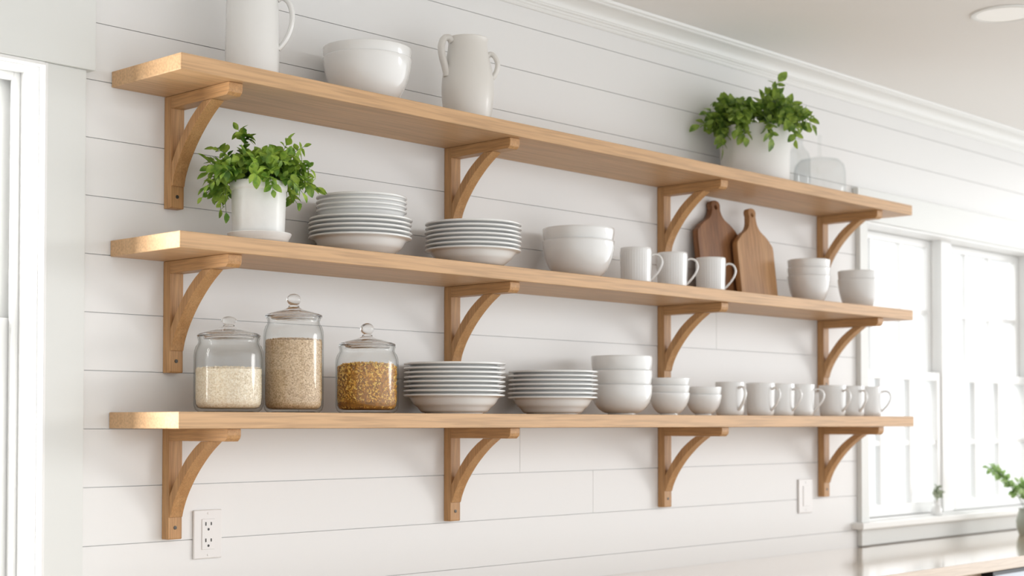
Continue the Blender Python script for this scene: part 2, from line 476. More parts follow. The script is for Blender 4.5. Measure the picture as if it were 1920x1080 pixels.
# middle shelf plates
lowA = plate_mesh(.1235, .0440, .066)
stack('soup_plate', lowA, 5, .0108, .600, Y1, Z2, 'wide white plate', 'of five lower wide ones beside the herb', 'plate', 'wide plates in the lower half of the two-size stack')
upA = plate_mesh(.1085, .0560, .052, deep=True)
stack('pasta_bowl', upA, 4, .0110, .603, Y1, Z2+4*.0108+.0075, 'smaller deep white plate', 'of four topping the two-size stack', 'plate', 'smaller plates topping the two-size stack', .0001)
stack('soup_plate', plate_mesh(.123, .0412, .066), 7, .0110, .956, -.156, Z2, 'white plate', 'of the stack left of the large bowls', 'plate', 'plates stacked beside the large middle-shelf bowls')
# bottom shelf plates
stack('soup_plate', plate_mesh(.1285, .0440, .074), 8, .0113, .905, Y2, Z3, 'white plate', 'of eight stacked beside the cereal jar', 'plate', 'plates stacked beside the cereal jar', .0014)
stack('soup_plate', plate_mesh(.1215, .0430, .069), 7, .0115, 1.278, Y2, Z3, 'white plate', 'of seven stacked beside three tall bowls', 'plate', 'plates stacked beside the tall bottom-shelf bowls', .0014)

def bowls(R, rims, rf, x, y, z, labels, group, t=.0022, taper=.07, m=None, name='cereal_bowl', q=.6, pw=2.2):
    me = bowl_mesh(R, rims[0], rf, t, taper, m, q=q, pw=pw)
    for k, h in enumerate(rims):
        o = link(name, me, None, (x+rj.uniform(-.0004, .0004), y, z+h-rims[0]+.0003))
        tag(o, labels[k], 'bowl', group)
bowls(.1065, (.113, .1365), .062, .619, Y1, Z1, ('lower of the two nested white bowls on the top shelf', 'upper of the two nested white bowls on the top shelf'), 'nested bowls on the top shelf', .0019, .09, M['stone'], 'serving_bowl')
bowls(.100, (.1085, .1425), .048, 1.396, Y1, Z2, ('lower of two large white bowls left of the ribbed mugs', 'upper of two large white bowls left of the ribbed mugs'), 'large bowls on the middle shelf', taper=.035, name='serving_bowl')
bowls(.0710, (.095, .1215, .148), .042, 2.569, Y1, Z2, ('lowest of three nested white bowls right of the cutting boards', 'middle one of three nested white bowls right of the cutting boards', 'uppermost of three nested white bowls right of the cutting boards'), 'bowls right of the cutting boards', .0018, .09, M['stone'])
bowls(.0710, (.106, .1335), .044, 2.885, Y1, Z2, ('lower of two nested white bowls at the middle shelf\'s right end', 'upper of two nested white bowls at the middle shelf\'s right end'), 'bowls at the right end of the middle shelf', .0018, .09, M['stone'])
bowls(.0870, (.0848, .1256, .1664), .040, 1.571, Y2, Z3, ('lowest of the three large white bowls on the bottom shelf', 'middle one of the three large white bowls on the bottom shelf', 'uppermost of the three large white bowls on the bottom shelf'), 'large bowls on the bottom shelf', taper=.012, q=.64, pw=3.0, name='serving_bowl')
bowls(.0615, (.0655, .0872, .109), .028, 1.792, Y2, Z3, ('lowest of three small white bowls beside the large bowls', 'middle one of three small white bowls beside the large bowls', 'uppermost of three small white bowls beside the large bowls'), 'small bowls beside the large ones', .0017, .085, q=.66)
bowls(.0555, (.063, .0856), .026, 1.962, Y2, Z3, ('lower of two small white bowls left of the plain mugs', 'upper of two small white bowls left of the plain mugs'), 'small bowls left of the mugs', .0018, .08, q=.66)

# mugs
def mug_meshes(R, h, ribbed, hp, ra, rb):
    fl = (lambda a, r_, z_: (.0005*math.cos(36*a) if r_ > R-.004 and .012 < z_ < h-.012 else 0)) if ribbed else None
    t = .0032
    prof = [(0, .002), (R*.72, .002), (R*.76, 0), (R*.84, 0), (R*.90, .0025), (R*.935, .008)]
    for u in (.14, .22, .32, .45, .58, .7, .8, .88, .94): prof.append((R*(.945+.055*min(1, u*1.25)), h*u))
    prof += [(R, h-.0015), (R-.0008, h), (R-t+.0008, h), (R-t, h-.0015)]
    for u in (.9, .7, .5, .3, .14): prof.append((R*(.945+.055*min(1, u*1.25))-t, h*u))
    prof += [(R*.86-t, .008), (R*.7, .0058), (0, .0055)]
    b = MB(); b.lathe(prof, 108 if ribbed else 56, fl); body = b.mesh('body', M['china'])
    pts = catmull([(R*f+dx, 0, h*zz) for f, dx, zz in hp], 5)
    b = MB(); b.sweep(pts, ra, rb, 10, side=(0, 1, 0)); hd = b.mesh('handle', M['china'])
    return body, hd
EAR = [(1, -.0022, .80), (1, .010, .845), (1, .024, .80), (1, .0305, .66), (1, .0265, .50), (1, .0160, .345), (.985, .004, .215), (.965, -.0018, .16)]
def mug(ms, x, y, z, rel, label, group):
    r_ = empty('coffee_mug', (x, y, z+.0003), seen(x, y, rel))
    link('body', ms[0], r_); link('handle', ms[1], r_); tag(r_, label, 'mug', group)
rm = mug_meshes(.0455, .111, True, EAR, .0034, .0052)
for x, lab in ((1.650, 'ribbed white mug nearest the large bowls, leftmost of three'), (1.822, 'ribbed white mug in the middle of the three on the middle shelf'), (2.016, 'ribbed white mug standing in front of the cutting boards')):
    mug(rm, x, Y1, Z2, 6, lab, 'ribbed mugs on the middle shelf')
pm = mug_meshes(.0455, .1035, False, EAR, .0036, .0055)
ML = ('first plain white mug, directly right of the small bowls', 'second plain white mug from the small bowls on the bottom shelf',
      'third plain white mug from the small bowls on the bottom shelf', 'fourth plain white mug from the small bowls, handle against bracket',
      'third plain white mug from the right end of the bottom shelf', 'second plain white mug from the right end of the bottom shelf',
      'last plain white mug at the right end of the bottom shelf')
for x, rel, lab in zip((2.100, 2.267, 2.381, 2.499, 2.696, 2.817, 2.932), (-52, -38, -30, -8, -40, -48, -5), ML):
    mug(pm, x, Y2, Z3, rel, lab, 'plain mugs on the bottom shelf')

# pitcher, top left
R, h = .0600, .245
x, y = .278, Y1
prof = [(0, .003), (.050, .003), (.052, 0), (.056, 0), (.0585, .004), (.0605, .02), (.0600, .08), (.0585, .15), (.0570, .20), (.0580, .235), (.0600, h-.002), (.0590, h), (.0572, h), (.056, h-.003), (.0535, .20), (.055, .15), (.0565, .08), (.056, .02), (.050, .009), (0, .008)]
r_ = empty('pitcher', (x, y, Z1+.0003), seen(x, y, 0))
b = MB(); b.lathe(prof, 64)
b.v = [(vx*(1+.16*max(0, (vz-.215)/.03)*max(0, -vx/R)**2), vy, vz) for vx, vy, vz in b.v]
link('body', b.mesh('body', M['stone']), r_)
pts = catmull([(.0555, 0, .190), (.066, 0, .196), (.080, 0, .186), (.0885, 0, .160), (.086, 0, .130), (.076, 0, .104), (.064, 0, .086), (.0575, 0, .079)], 5)
b = MB(); b.sweep(pts, .0062, .0095, 12, side=(0, 1, 0)); link('handle', b.mesh('handle', M['stone']), r_)
tag(r_, 'tall plain white pitcher at the left end of the top shelf', 'pitcher')

# two-handled stoneware vase
x, y = .962, Y1
prof = [(0, .003), (.046, .003), (.048, 0), (.052, 0), (.0555, .006), (.0610, .03), (.0655, .06), (.0675, .09), (.0665, .115), (.0625, .145), (.0570, .170), (.0530, .190), (.0505, .210), (.0510, .2205), (.0525, .2245), (.0510, .2262), (.0490, .2250), (.0470, .215), (.048, .19), (.055, .16), (.060, .13), (.0625, .09), (.058, .04), (.050, .012), (0, .010)]
pr = [(v.x, v.z) for v in catmull([(a, 0, c) for a, c in prof[4:14]], 4)]
r_ = empty('two_handled_vase', (x, y, Z1+.0003), seen(x, y, 0))
b = MB(); b.lathe(prof[:4]+pr+prof[14:], 64); link('body', b.mesh('body', M['vase'], angle=50), r_)
pts = catmull([(.0500, 0, .180), (.058, 0, .187), (.0690, 0, .180), (.0765, 0, .162), (.0735, 0, .142), (.0655, 0, .128), (.0600, 0, .1225)], 5)
b = MB(); b.sweep(pts, .0066, .0095, 12, side=(0, 1, 0)); link('handle', b.mesh('handle', M['vase']), r_)
pts = catmull([(-.0480, 0, .2150), (-.058, 0, .2215), (-.0715, 0, .2170), (-.0790, 0, .196), (-.0760, 0, .172), (-.0690, 0, .150), (-.0640, 0, .132), (-.0625, 0, .122)], 5)
b = MB(); b.sweep(pts, .0085, .0115, 12, side=(0, 1, 0))
ca, sa = math.cos(.55), math.sin(.55)
b.v = [(vx*ca-vy*sa, vx*sa+vy*ca, vz) for vx, vy, vz in b.v]
link('handle', b.mesh('handle', M['vase']), r_)
tag(r_, 'cream stoneware vase with two looped handles on the top shelf', 'vase')

# ---------------------------------------------------------------- jars and their contents
def jar(R, hl, hk, lidR, x, y, label):
    """hl: height where the lid sits, hk: height of the knob top"""
    r_ = empty('storage_jar', (x, y, Z3+.0003))
    t = .0028; sh = hl-.020
    prof = [(0, .0035), (R*.70, .0025), (R*.80, 0), (R*.86, .0004), (R*.95, .006), (R*.99, .014), (R, .026)]
    prof += [(R, sh-.022), (R*.985, sh-.010), (R*.94, sh), (R*.885, sh+.005), (R*.865, sh+.010), (R*.885, hl-.004), (R*.905, hl-.001), (R*.895, hl), (R*.855, hl), (R*.84, hl-.004), (R*.83, sh+.008)]
    prof += [(R*.93-t, sh-.002), (R*.98-t, sh-.012), (R-t, sh-.024), (R-t, .030), (R*.985-t, .018), (R*.92-t, .0105), (R*.78, .0075), (0, .0075)]
    b = MB(); b.lathe(prof, 64); link('body', b.mesh('body', M['jar'], angle=60), r_)
    k = hk-hl
    lp = [(0, hl-.006), (lidR*.74, hl-.006), (lidR*.79, hl-.004), (lidR*.80, hl+.0008), (lidR*.985, hl+.0008), (lidR, hl+.003), (lidR*.985, hl+.0055), (lidR*.90, hl+.0085), (lidR*.70, hl+.0125), (lidR*.45, hl+.0165), (lidR*.27, hl+.0205), (.0135, hl+.0240), (0, hl+.0242)]
    b = MB(); b.lathe(lp, 64); ld = link('lid', b.mesh('lid', M['lid'], angle=60), r_)
    kp = [(0, hl+.0244), (.0125, hl+.0244), (.0115, hl+.0275)]
    c0 = hl+.0275+(hk-hl-.0275)/2; rr = (hk-hl-.0275)/2
    for q in range(1, 10):
        a = -PI/2+PI*(q+.6)/10.6
        kp.append((.0165*max(.05, math.cos(a)) if q < 9 else .004, c0+rr*math.sin(a)))
    kp.append((0, hk))
    b = MB(); b.lathe(kp, 40); link('knob', b.mesh('knob', M['lid'], angle=60), ld)
    tag(r_, label, 'jar', 'lidded glass jars on the bottom shelf')

def fill(name, R, h, x, y, n, size, m, core, label, cat, seed, z0=.0082, mound=.004):
    rg = np.random.RandomState(seed); Ri = R-.0034
    g = MB()
    rc = Ri-size*.25
    prof = [(0, z0)] + [(min(rc, r_), zz) for r_, zz in ((R*.70, z0), (R*.84, .0105), (R*.925, .018), (rc, .031))] + [(rc, h-.001), (rc*.6, h+mound*.6), (0, h+mound)]
    g.lathe(prof, 40)
    nb = len(g.f)
    base = np.array([(1,0,0),(-1,0,0),(0,1,0),(0,-1,0),(0,0,1),(0,0,-1),(.6,.6,.45),(.6,-.6,.45),(-.6,.6,-.45),(-.6,-.6,-.45)])[:6]
    fs = [(0,2,4),(2,1,4),(1,3,4),(3,0,4),(2,0,5),(1,2,5),(3,1,5),(0,3,5)]
    for k in range(n):
        q, _ = np.linalg.qr(rg.normal(size=(3, 3)))
        sc = np.array([size, size*.42, size*.42])*rg.uniform(.8, 1.15)*.5
        v = (base*sc) @ q.T
        if rg.rand() < .80:
            a = rg.uniform(0, 2*PI); zz = z0+.004+(h-z0-.004)*rg.rand()
            rr = Ri-size*.32
            if zz < z0+.022: rr = min(rr, R*.84 + (zz-z0)/.022*(Ri-size*.32-R*.84))
            c = np.array([rr*math.cos(a), rr*math.sin(a), zz])
        else:
            a = rg.uniform(0, 2*PI); rr = (Ri-size*.6)*math.sqrt(rg.rand())
            c = np.array([rr*math.cos(a), rr*math.sin(a), h+mound*(1-rr/Ri)+rg.uniform(-.3, .45)*size])
        v = v+c
        v[:, 2] = np.maximum(v[:, 2], z0)
        d = np.hypot(v[:, 0], v[:, 1]); lim = np.interp(v[:, 2], [z0, .0105, .018, .030], [R*.78, R*.92-.0036, R*.985-.0036, Ri])
        s = np.minimum(1, lim/np.maximum(d, 1e-6)); v[:, 0] *= s; v[:, 1] *= s
        g.add(v.tolist(), fs)
    me = g.mesh(name, m, smooth=True, angle=60)
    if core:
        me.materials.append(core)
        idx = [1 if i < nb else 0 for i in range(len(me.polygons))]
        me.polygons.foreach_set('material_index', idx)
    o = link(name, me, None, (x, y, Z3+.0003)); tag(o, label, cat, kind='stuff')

jar(.0755, .1640, .2107, .0690, .211, Y2, 'squat lidded glass jar of white rice, leftmost of three jars')
fill('rice', .0755, .0945, .211, Y2, 3600, .0062, M['rice'], None, 'white rice half filling the leftmost glass jar', 'rice', 1)
jar(.0680, .2160, .2712, .0655, .391, Y2, 'tall lidded glass jar of tan grain, middle of three jars')
fill('grain', .0680, .1640, .391, Y2, 5000, .0058, M['oats'], None, 'tan grain filling most of the tall middle jar', 'grain', 2)
jar(.0750, .1590, .2148, .0680, .613, Y2, 'squat lidded glass jar of golden cereal, beside stacked plates')
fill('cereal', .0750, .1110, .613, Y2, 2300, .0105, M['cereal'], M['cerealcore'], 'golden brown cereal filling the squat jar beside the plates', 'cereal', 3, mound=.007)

# glass on the top shelf, right
x, y = 2.640, Y1
R = .0875
prof = [(R-.003, .0004), (R, .0004), (R+.001, .004), (R, .04), (R-.001, .085), (R-.006, .108), (R-.022, .124), (R-.05, .130), (.014, .1335), (.008, .137), (.0066, .145), (.0062, .185), (.0075, .194), (.0085, .201), (.0065, .208), (0, .2095)]
inn = [(0, .130), (.02, .1295), (R-.052, .1265), (R-.024, .1205), (R-.009, .106), (R-.0042, .084), (R-.0032, .04), (R-.003, .0004)]
r_ = empty('cake_dome', (x, y, Z1+.0003))
b = MB(); b.lathe(prof[1:]+inn+[(R, .0004)], 64); link('dome', b.mesh('dome', M['clear'], angle=50), r_)
tag(r_, 'clear glass dome with a thin upright stem handle beside the plant', 'glass dome')
x, y = 2.428, -.182
prof = [(0, .002), (.034, .001), (.038, .004), (.039, .02), (.039, .095), (.034, .115), (.022, .130), (.0155, .140), (.0145, .152), (.0185, .154), (.0185, .158), (.0145, .160), (.0145, .178), (.0165, .181), (.014, .1825), (.0118, .181), (.0118, .142), (.019, .127), (.0315, .112), (.0365, .094), (.0365, .02), (.034, .007), (0, .006)]
o = link('glass_bottle', None, None, (x, y, Z1+.0003)); bpy.data.objects.remove(o)
b = MB(); b.lathe(prof, 48)
o = link('glass_bottle', b.mesh('glass_bottle', M['clear'], angle=50), None, (x, y, Z1+.0003))
tag(o, 'clear ringed-neck glass bottle half hidden behind the plant pot', 'bottle')

# ---------------------------------------------------------------- cutting boards (cut out as an outline, hole in the grip)
def cutting_board(name, W, H, Hb, hw, thick, m, label, x, yb, lean, zoff=0):
    cu = bpy.data.curves.new(name, 'CURVE'); cu.dimensions = '2D'; cu.fill_mode = 'BOTH'
    w = W/2
    half = [(w-.008, 0), (w, .010), (w, Hb*.6), (w-.001, Hb-.020), (w-.012, Hb-.004), (w*.66, Hb+.016), (w*.36, Hb+.034), (hw+.004, Hb+.054), (hw, Hb+.075), (hw*.95, H-.030), (hw*1.12, H-.014), (hw*.75, H-.003), (0, H)]
    right = [(v.x, v.z) for v in catmull([(a, 0, c) for a, c in half[1:]], 5)]
    outline = [half[0]] + right + [(-a, c) for a, c in reversed(right[:-1])] + [(-half[0][0], 0)]
    s = cu.splines.new('POLY'); s.points.add(len(outline)-1); s.use_cyclic_u = True
    for p_, (a, c) in zip(s.points, outline): p_.co = (a, c, 0, 1)
    hole = [(hw*.38*math.cos(t), H-.022+hw*.38*math.sin(t)) for t in [2*PI*k/16 for k in range(16)]]
    s = cu.splines.new('POLY'); s.points.add(15); s.use_cyclic_u = True
    for p_, (a, c) in zip(s.points, hole): p_.co = (a, c, 0, 1)
    cu.extrude = thick/2-.0015; cu.bevel_depth = .0015; cu.bevel_resolution = 1; cu.offset = -.0015
    tmp = bpy.data.objects.new('outline', cu); C.objects.link(tmp)
    dg = bpy.context.evaluated_depsgraph_get()
    me = bpy.data.meshes.new_from_object(tmp.evaluated_get(dg))
    bpy.data.objects.remove(tmp); bpy.data.curves.remove(cu)
    # outline plane (x, up) with thickness towards the room
    me.transform(Matrix(((1,0,0,0),(0,0,-1,0),(0,1,0,0),(0,0,0,1))))
    me.materials.clear(); me.materials.append(m); me.name = name
    me.polygons.foreach_set('use_smooth', [True]*len(me.polygons)); me.set_sharp_from_angle(angle=math.radians(38))
    o = link(name, me, None, (x, yb+thick/2, Z2+zoff)); o.rotation_euler = (-lean, 0, 0)
    tag(o, label, 'cutting board', 'cutting boards leaning on the wall'); return o
cutting_board('cutting_board', .226, .318, .225, .021, .020, M['board_dark'], 'darker brown cutting board leaning on the wall behind a mug', 2.190, -.060, .115, .0015)
cutting_board('cutting_board', .206, .305, .198, .019, .020, M['board_light'], 'lighter brown cutting board with a hole in its handle, in front', 2.344, -.092, .115, .0015)

# ---------------------------------------------------------------- plants
def leaf_geo(mb, pos, d, up, L_, W_, fold=.25, curl=.25):
    d = d.normalized(); s = d.cross(up)
    if s.length < 1e-4: s = d.cross(Vector((.3, .8, .2)))
    s.normalize(); n = s.cross(d).normalized()
    rows = [(0, .05), (.18, .62), (.42, 1.0), (.68, .82), (.88, .42), (1.0, .02)]
    v = []
    for u, w in rows:
        c = pos + d*(L_*u) - n*(curl*L_*u*u)
        ww = W_*w*.5
        v += [c - s*ww + n*(fold*ww), c, c + s*ww + n*(fold*ww)]
    f = []
    for i in range(len(rows)-1):
        a = i*3
        f += [(a, a+1, a+4, a+3), (a+1, a+2, a+5, a+4)]
    mb.add(v, f)

def plant(root, potR, rim, spread, height, hang, nst, leaf, seed, lm, ok, stemr=.0012, extra=(), ymax=.12):
    rg = random.Random(seed); fo = MB(); st = MB()
    stems = []
    for k in range(nst):
        a = rg.uniform(0, 2*PI); q = math.sqrt(rg.random())
        p0 = Vector((math.cos(a)*potR*.72*q, math.sin(a)*potR*.72*q, rim-.012))
        out = Vector((math.cos(a), math.sin(a), 0))
        reach = spread*(.22+.85*q)*rg.uniform(.7, 1.08); hh = height*(1.02-.55*q**2)*rg.uniform(.6, 1.1)
        dr = hang*max(0, q-.70)/.30*rg.uniform(.5, 1.5)
        c = p0+out*(reach*.32)+Vector((0, 0, hh*1.1))
        e = p0+out*reach*.95+Vector((0, 0, hh*.88-dr))
        e = Vector((potR*.0+e.x, e.y, e.z))
        stems.append((p0, c, e))
    for (p0, c, e) in extra: stems.append((Vector(p0), Vector(c), Vector(e)))
    for (p0, c, e) in stems:
        pts = []
        for i in range(8):
            t = i/7; pts.append(p0*(1-t)**2+c*(2*t*(1-t))+e*t*t)
        if not all((ok(p_) or p_.z > rim-.03) and p_.y < ymax and p_.z > .01 and not (p_.z < rim-.003 and potR*.93 < math.hypot(p_.x, p_.y) < potR*1.08) for p_ in pts): continue
        st.sweep(pts, [stemr*(1-.5*i/7) for i in range(8)], [stemr*(1-.5*i/7) for i in range(8)], 5)
        nl = rg.choice((7, 8, 9))
        for j in range(nl):
            t = .30+.70*j/(nl-1)
            p_ = p0*(1-t)**2+c*(2*t*(1-t))+e*t*t
            tan = ((c-p0)*(2*(1-t))+(e-c)*(2*t)).normalized()
            side = tan.cross(Vector((rg.uniform(-1, 1), rg.uniform(-1, 1), rg.uniform(-.4, 1)))).normalized()
            for sg in ((1, -1) if j < nl-1 else (1,)):
                d = (tan*rg.uniform(.15, .7)+side*sg*rg.uniform(.7, 1.1)+Vector((0, 0, rg.uniform(-.35, .35)))) if j < nl-1 else tan
                Ls = leaf*rg.uniform(.6, 1.12)
                tip = p_+d.normalized()*Ls
                if not (ok(tip) and ok(p_) and ok((p_+tip)/2)): continue
                up = Vector((rg.uniform(-.6, .6), rg.uniform(-.9, .3), rg.uniform(.35, 1)))
                leaf_geo(fo, p_, d, up, Ls, Ls*rg.uniform(.58, .78), rg.uniform(.1, .4), rg.uniform(.0, .4))
    link('stems', st.mesh('stems', M['stem']), root)
    link('foliage', fo.mesh('foliage', lm, True, 70), root)

def in_pot(potR, rim):
    def f(p_): return not (p_.z < rim+.003 and potR*.90 < math.hypot(p_.x, p_.y) < potR+.004)
    return f
# herb on the middle shelf, with saucer
x, y = .266, -.172
b = MB(); b.lathe([(0, .001), (.050, .001), (.053, 0), (.057, .001), (.065, .0120), (.0690, .0195), (.0705, .0225), (.0700, .0240), (.0680, .0236), (.0655, .0175), (.0635, .0085), (.0605, .0050), (0, .0045)], 56)
tag(link('plant_saucer', b.mesh('plant_saucer', M['pot']), None, (.2685, y, Z2+.0003)), 'white saucer under the potted herb on the middle shelf', 'saucer')
r_ = empty('potted_herb', (x, y, Z2+.0053))
b = MB(); b.lathe([(0, .003), (.050, .003), (.0515, 0), (.054, .001), (.0570, .02), (.0592, .08), (.0597, .112), (.0622, .115), (.0628, .119), (.0630, .128), (.0618, .1315), (.0600, .1325), (.0585, .131), (.0580, .118), (.055, .05), (.052, .010), (0, .009)], 64)
link('pot', b.mesh('pot', M['pot']), r_)
b = MB(); b.lathe([(0, .100), (.0565, .100), (.0570, .116), (.03, .121), (0, .122)], 32); link('soil', b.mesh('soil', M['soil']), r_)
okp = in_pot(.063, .1325)
rt = Vector((math.cos(-bearing(x, y)), math.sin(-bearing(x, y)), 0))      # sideways as one faces the shelf from the room
tw = Vector((-rt.y, rt.x, 0))*-1
def S(a, z, d=0): return tuple(rt*a + tw*d + Vector((0, 0, z)))
ex = [(S(-.02, .12), S(-.035, .24), S(-.030, .235)), (S(-.03, .12), S(-.02, .215), S(-.045, .248)), (S(.02, .12), S(.05, .20), S(.062, .222)), (S(.03, .12), S(.06, .20), S(.098, .215)),
      (S(.04, .12), S(.095, .18), S(.112, .165)), (S(.045, .13), S(.085, .165), S(.106, .128)), (S(-.045, .13), S(-.09, .16), S(-.112, .178)), (S(-.045, .13), S(-.10, .15), S(-.098, .100)),
      (S(-.05, .13), S(-.085, .14), S(-.083, .072)), (S(-.02, .12), S(-.06, .20), S(-.095, .205)), (S(.015, .13, .035), S(.02, .16, .08), S(.030, .105, .085)), (S(-.055, .13, .02), S(-.078, .135, .035), S(-.070, .060, .035))]
plant(r_, .060, .132, .092, .085, .045, 62, .027, 11, M['leaf'], lambda p_: okp(p_) and p_.y < .16 and p_.z > .03, extra=ex)
tag(r_, 'bushy green herb in a white pot on the middle shelf', 'potted plant')
# trailing plant on the top shelf
x, y = 2.257, Y1
r_ = empty('potted_ivy', (x, y, Z1+.0003))
b = MB(); b.lathe([(0, .003), (.098, .003), (.101, 0), (.105, .001), (.1080, .01), (.1130, .168), (.1125, .1735), (.1105, .1755), (.1085, .1735), (.108, .160), (.1040, .02), (.098, .010), (0, .009)], 72)
link('pot', b.mesh('pot', M['mattepot']), r_)
b = MB(); b.lathe([(0, .13), (.105, .13), (.1065, .158), (.06, .164), (0, .166)], 32); link('soil', b.mesh('soil', M['soil']), r_)
rt = Vector((math.cos(-bearing(x, y)), math.sin(-bearing(x, y)), 0)); tw = Vector((-rt.y, rt.x, 0))*-1
okq = in_pot(.113, .1755)
ex = [(S(.04, .16), S(.04, .28), S(.075, .325)), (S(.04, .16), S(.06, .27), S(.062, .300)), (S(.03, .16), S(.035, .25), S(.055, .285)), (S(-.08, .17), S(-.13, .24), S(-.165, .215)), (S(-.08, .17), S(-.16, .22), S(-.165, .175)),
      (S(-.085, .17, .03), S(-.14, .18, .06), S(-.145, .085, .06)), (S(-.085, .17, .03), S(-.12, .19, .06), S(-.125, .075, .06)), (S(.08, .17), S(.12, .24), S(.150, .215)), (S(.08, .17, .02), S(.14, .21, .04), S(.175, .175, .04)),
      (S(.09, .18, .05), S(.12, .20, .09), S(.125, .12, .10)), (S(.03, .17, .09), S(.045, .19, .14), S(.050, .12, .145)), (S(-.03, .17, .09), S(-.045, .19, .14), S(-.030, .125, .14)), (S(-.06, .17, .07), S(-.10, .19, .11), S(-.10, .10, .10))]
plant(r_, .104, .176, .150, .112, .07, 52, .039, 23, M['leaf2'], lambda p_: okq(p_) and p_.y < .115 and p_.z > .012 and not (p_.z < .215 and math.hypot(p_.x-.171, p_.y+.052) < .052), stemr=.0016, extra=ex)
tag(r_, 'trailing green plant in a wide white pot on the top shelf', 'potted plant')

# sill sprig and counter vase by the right window
x, y = 3.672, -.006
r_ = empty('bud_vase', (x, y, RW[2]+.0003))
b = MB(); b.lathe([(0, .001), (.018, 0), (.021, .004), (.0215, .022), (.017, .036), (.0105, .044), (.0105, .055), (.0125, .058), (.0110, .059), (.0085, .055), (.0085, .044), (.015, .034), (.019, .022), (.018, .005), (0, .004)], 32)
link('vase', b.mesh('vase', M['china']), r_)
plant(r_, .006, .062, .022, .060, 0, 7, .022, 5, M['leaf4'], lambda p_: True, stemr=.0008)
tag(r_, 'tiny white bud vase with a grey-green sprig on the window sill', 'vase')
x, y = 4.075, -.20
r_ = empty('leafy_vase', (x, y, .8975))
b = MB(); b.lathe([(0, .002), (.040, 0), (.043, .004), (.051, .03), (.053, .055), (.046, .085), (.041, .100), (.043, .106), (.040, .106), (.038, .1), (.043, .08), (.049, .05), (.047, .02), (.038, .007), (0, .006)], 40)
link('vase', b.mesh('vase', M['greyvase']), r_)
rt = Vector((math.cos(-bearing(x, y)), math.sin(-bearing(x, y)), 0)); tw = Vector((-rt.y, rt.x, 0))*-1
fx = []
for k in range(6):
    a = -.190+.045*random.random(); fx.append((S(-.01, .09), S(-.09, .25), S(a+.03, .255+.03*random.random(), .08+.04*random.random())))
for k in range(6):
    a = -.055+.05*random.random(); fx.append((S(0, .09), S(0, .22), S(a, .165+.05*random.random(), .05+.03*random.random())))
plant(r_, .03, .10, .05, .12, 0, 1, .030, 9, M['leaf3'], lambda p_: p_.y < .16, extra=fx, ymax=.16)
tag(r_, 'pale leafy stems in a rounded vase on the counter by the window', 'vase')

# ---------------------------------------------------------------- outlet, switch, downlight
def put_plate(name, x, z, w_, h_, label, cat, outlet):
    r_ = empty(name, (x, 0, z))
    b = MB(); b.box(-w_/2, w_/2, -.0065, -.0006, -h_/2, h_/2)
    link('cover_plate', bevel(b.mesh('cover_plate', M['plastic'], False), .0025, 3), r_)
    b = MB(); b.box(-.0175, .0175, -.0082, -.0066, -.0345, .0345)
    ins = link('receptacle' if outlet else 'rocker', bevel(b.mesh('insert', M['plastic'], False), .0008), r_)
    if outlet:
        for zc in (.0185, -.0185):
            s = MB(); s.lathe([(0, -.0009), (.0030, -.0009), (.0030, .0), (0, .0)], 16)
            s.v = [(a, -.0083-c_, b_+zc-.0075) for a, b_, c_ in s.v]
            s.box(-.0085, -.0062, -.0092, -.0083, zc+.001, zc+.009); s.box(.0062, .0085, -.0092, -.0083, zc+.0015, zc+.0085)
            link('socket_slots', s.mesh('socket_slots', M['slot'], False), ins)
    for zc in (.047, -.047):
        s = MB(); s.lathe([(0, 0), (.0026, 0), (.0026, .0006), (.0018, .001), (0, .001)], 12)
        s.v = [(a, -.0066-c_, b_+zc) for a, b_, c_ in s.v]; link('screw', s.mesh('plate_screw', M['plastic']), r_)
    tag(r_, label, cat)
put_plate('wall_outlet', .2545, 1.0925, .077, .110, 'white double wall outlet below the leftmost bottom bracket', 'outlet', True)
put_plate('light_switch', 2.739, 1.0925, .087, .117, 'white wall switch plate left of the rightmost bottom bracket', 'switch', False)
r_ = empty('recessed_light', (2.535, -.84, ZC))
b = MB(); b.lathe([(.082, -.0035), (.088, -.006), (.098, -.0045), (.1005, -.0006), (.080, -.0006), (.082, -.0035)], 64); link('trim_ring', b.mesh('trim_ring', M['trim']), r_)
b = MB(); b.lathe([(0, -.0030), (.0815, -.0030), (.0815, -.0008), (0, -.0008)], 48); link('lens', b.mesh('lens', M['lens']), r_)
tag(r_, 'round white recessed downlight in the ceiling', 'ceiling light')

# ---------------------------------------------------------------- counter, cabinets, oven
CT = .897
b = MB(); b.box(-.05, 5.4, -.6, -.0008, CT-.038, CT)
tag(link('countertop', bevel(b.mesh('countertop', M['counter'], False), .002)), 'long pale wooden countertop running under the window', 'countertop')
def cabinet(x0, x1, label, ndoor):
    r_ = empty('base_cabinet', ((x0+x1)/2, -.3, 0)); w_ = (x1-x0)/2
    b = MB(); b.box(-w_+.001, w_-.001, -.262, .298, .09, CT-.0385); b.box(-w_+.001, w_-.001, -.21, .298, .0005, .09)
    link('body', b.mesh('body', M['cabinet'], False), r_)
    dw = (2*w_-.004)/ndoor
    for k in range(ndoor):
        a = -w_+.002+dw*k
        b = MB(); b.box(a+.0015, a+dw-.0015, -.282, -.2625, .1, CT-.055)
        d = link('door', bevel(b.mesh('door', M['cabinet'], False), .0015), r_)
        hx = a+dw-.045 if k % 2 == 0 else a+.045
        b = MB(); b.sweep([(hx, -.2825, .74), (hx, -.305, .735), (hx, -.305, .60), (hx, -.2825, .595)], .005, .005, 8, side=(1, 0, 0))
        link('handle', b.mesh('handle', M['steel']), d)
    tag(r_, label, 'cabinet', 'base cabinets under the countertop')
cabinet(-.04, .99, 'pale wood base cabinet at the left end of the countertop', 2)
cabinet(.992, 2.018, 'pale wood base cabinet second from the left end of the countertop', 2)
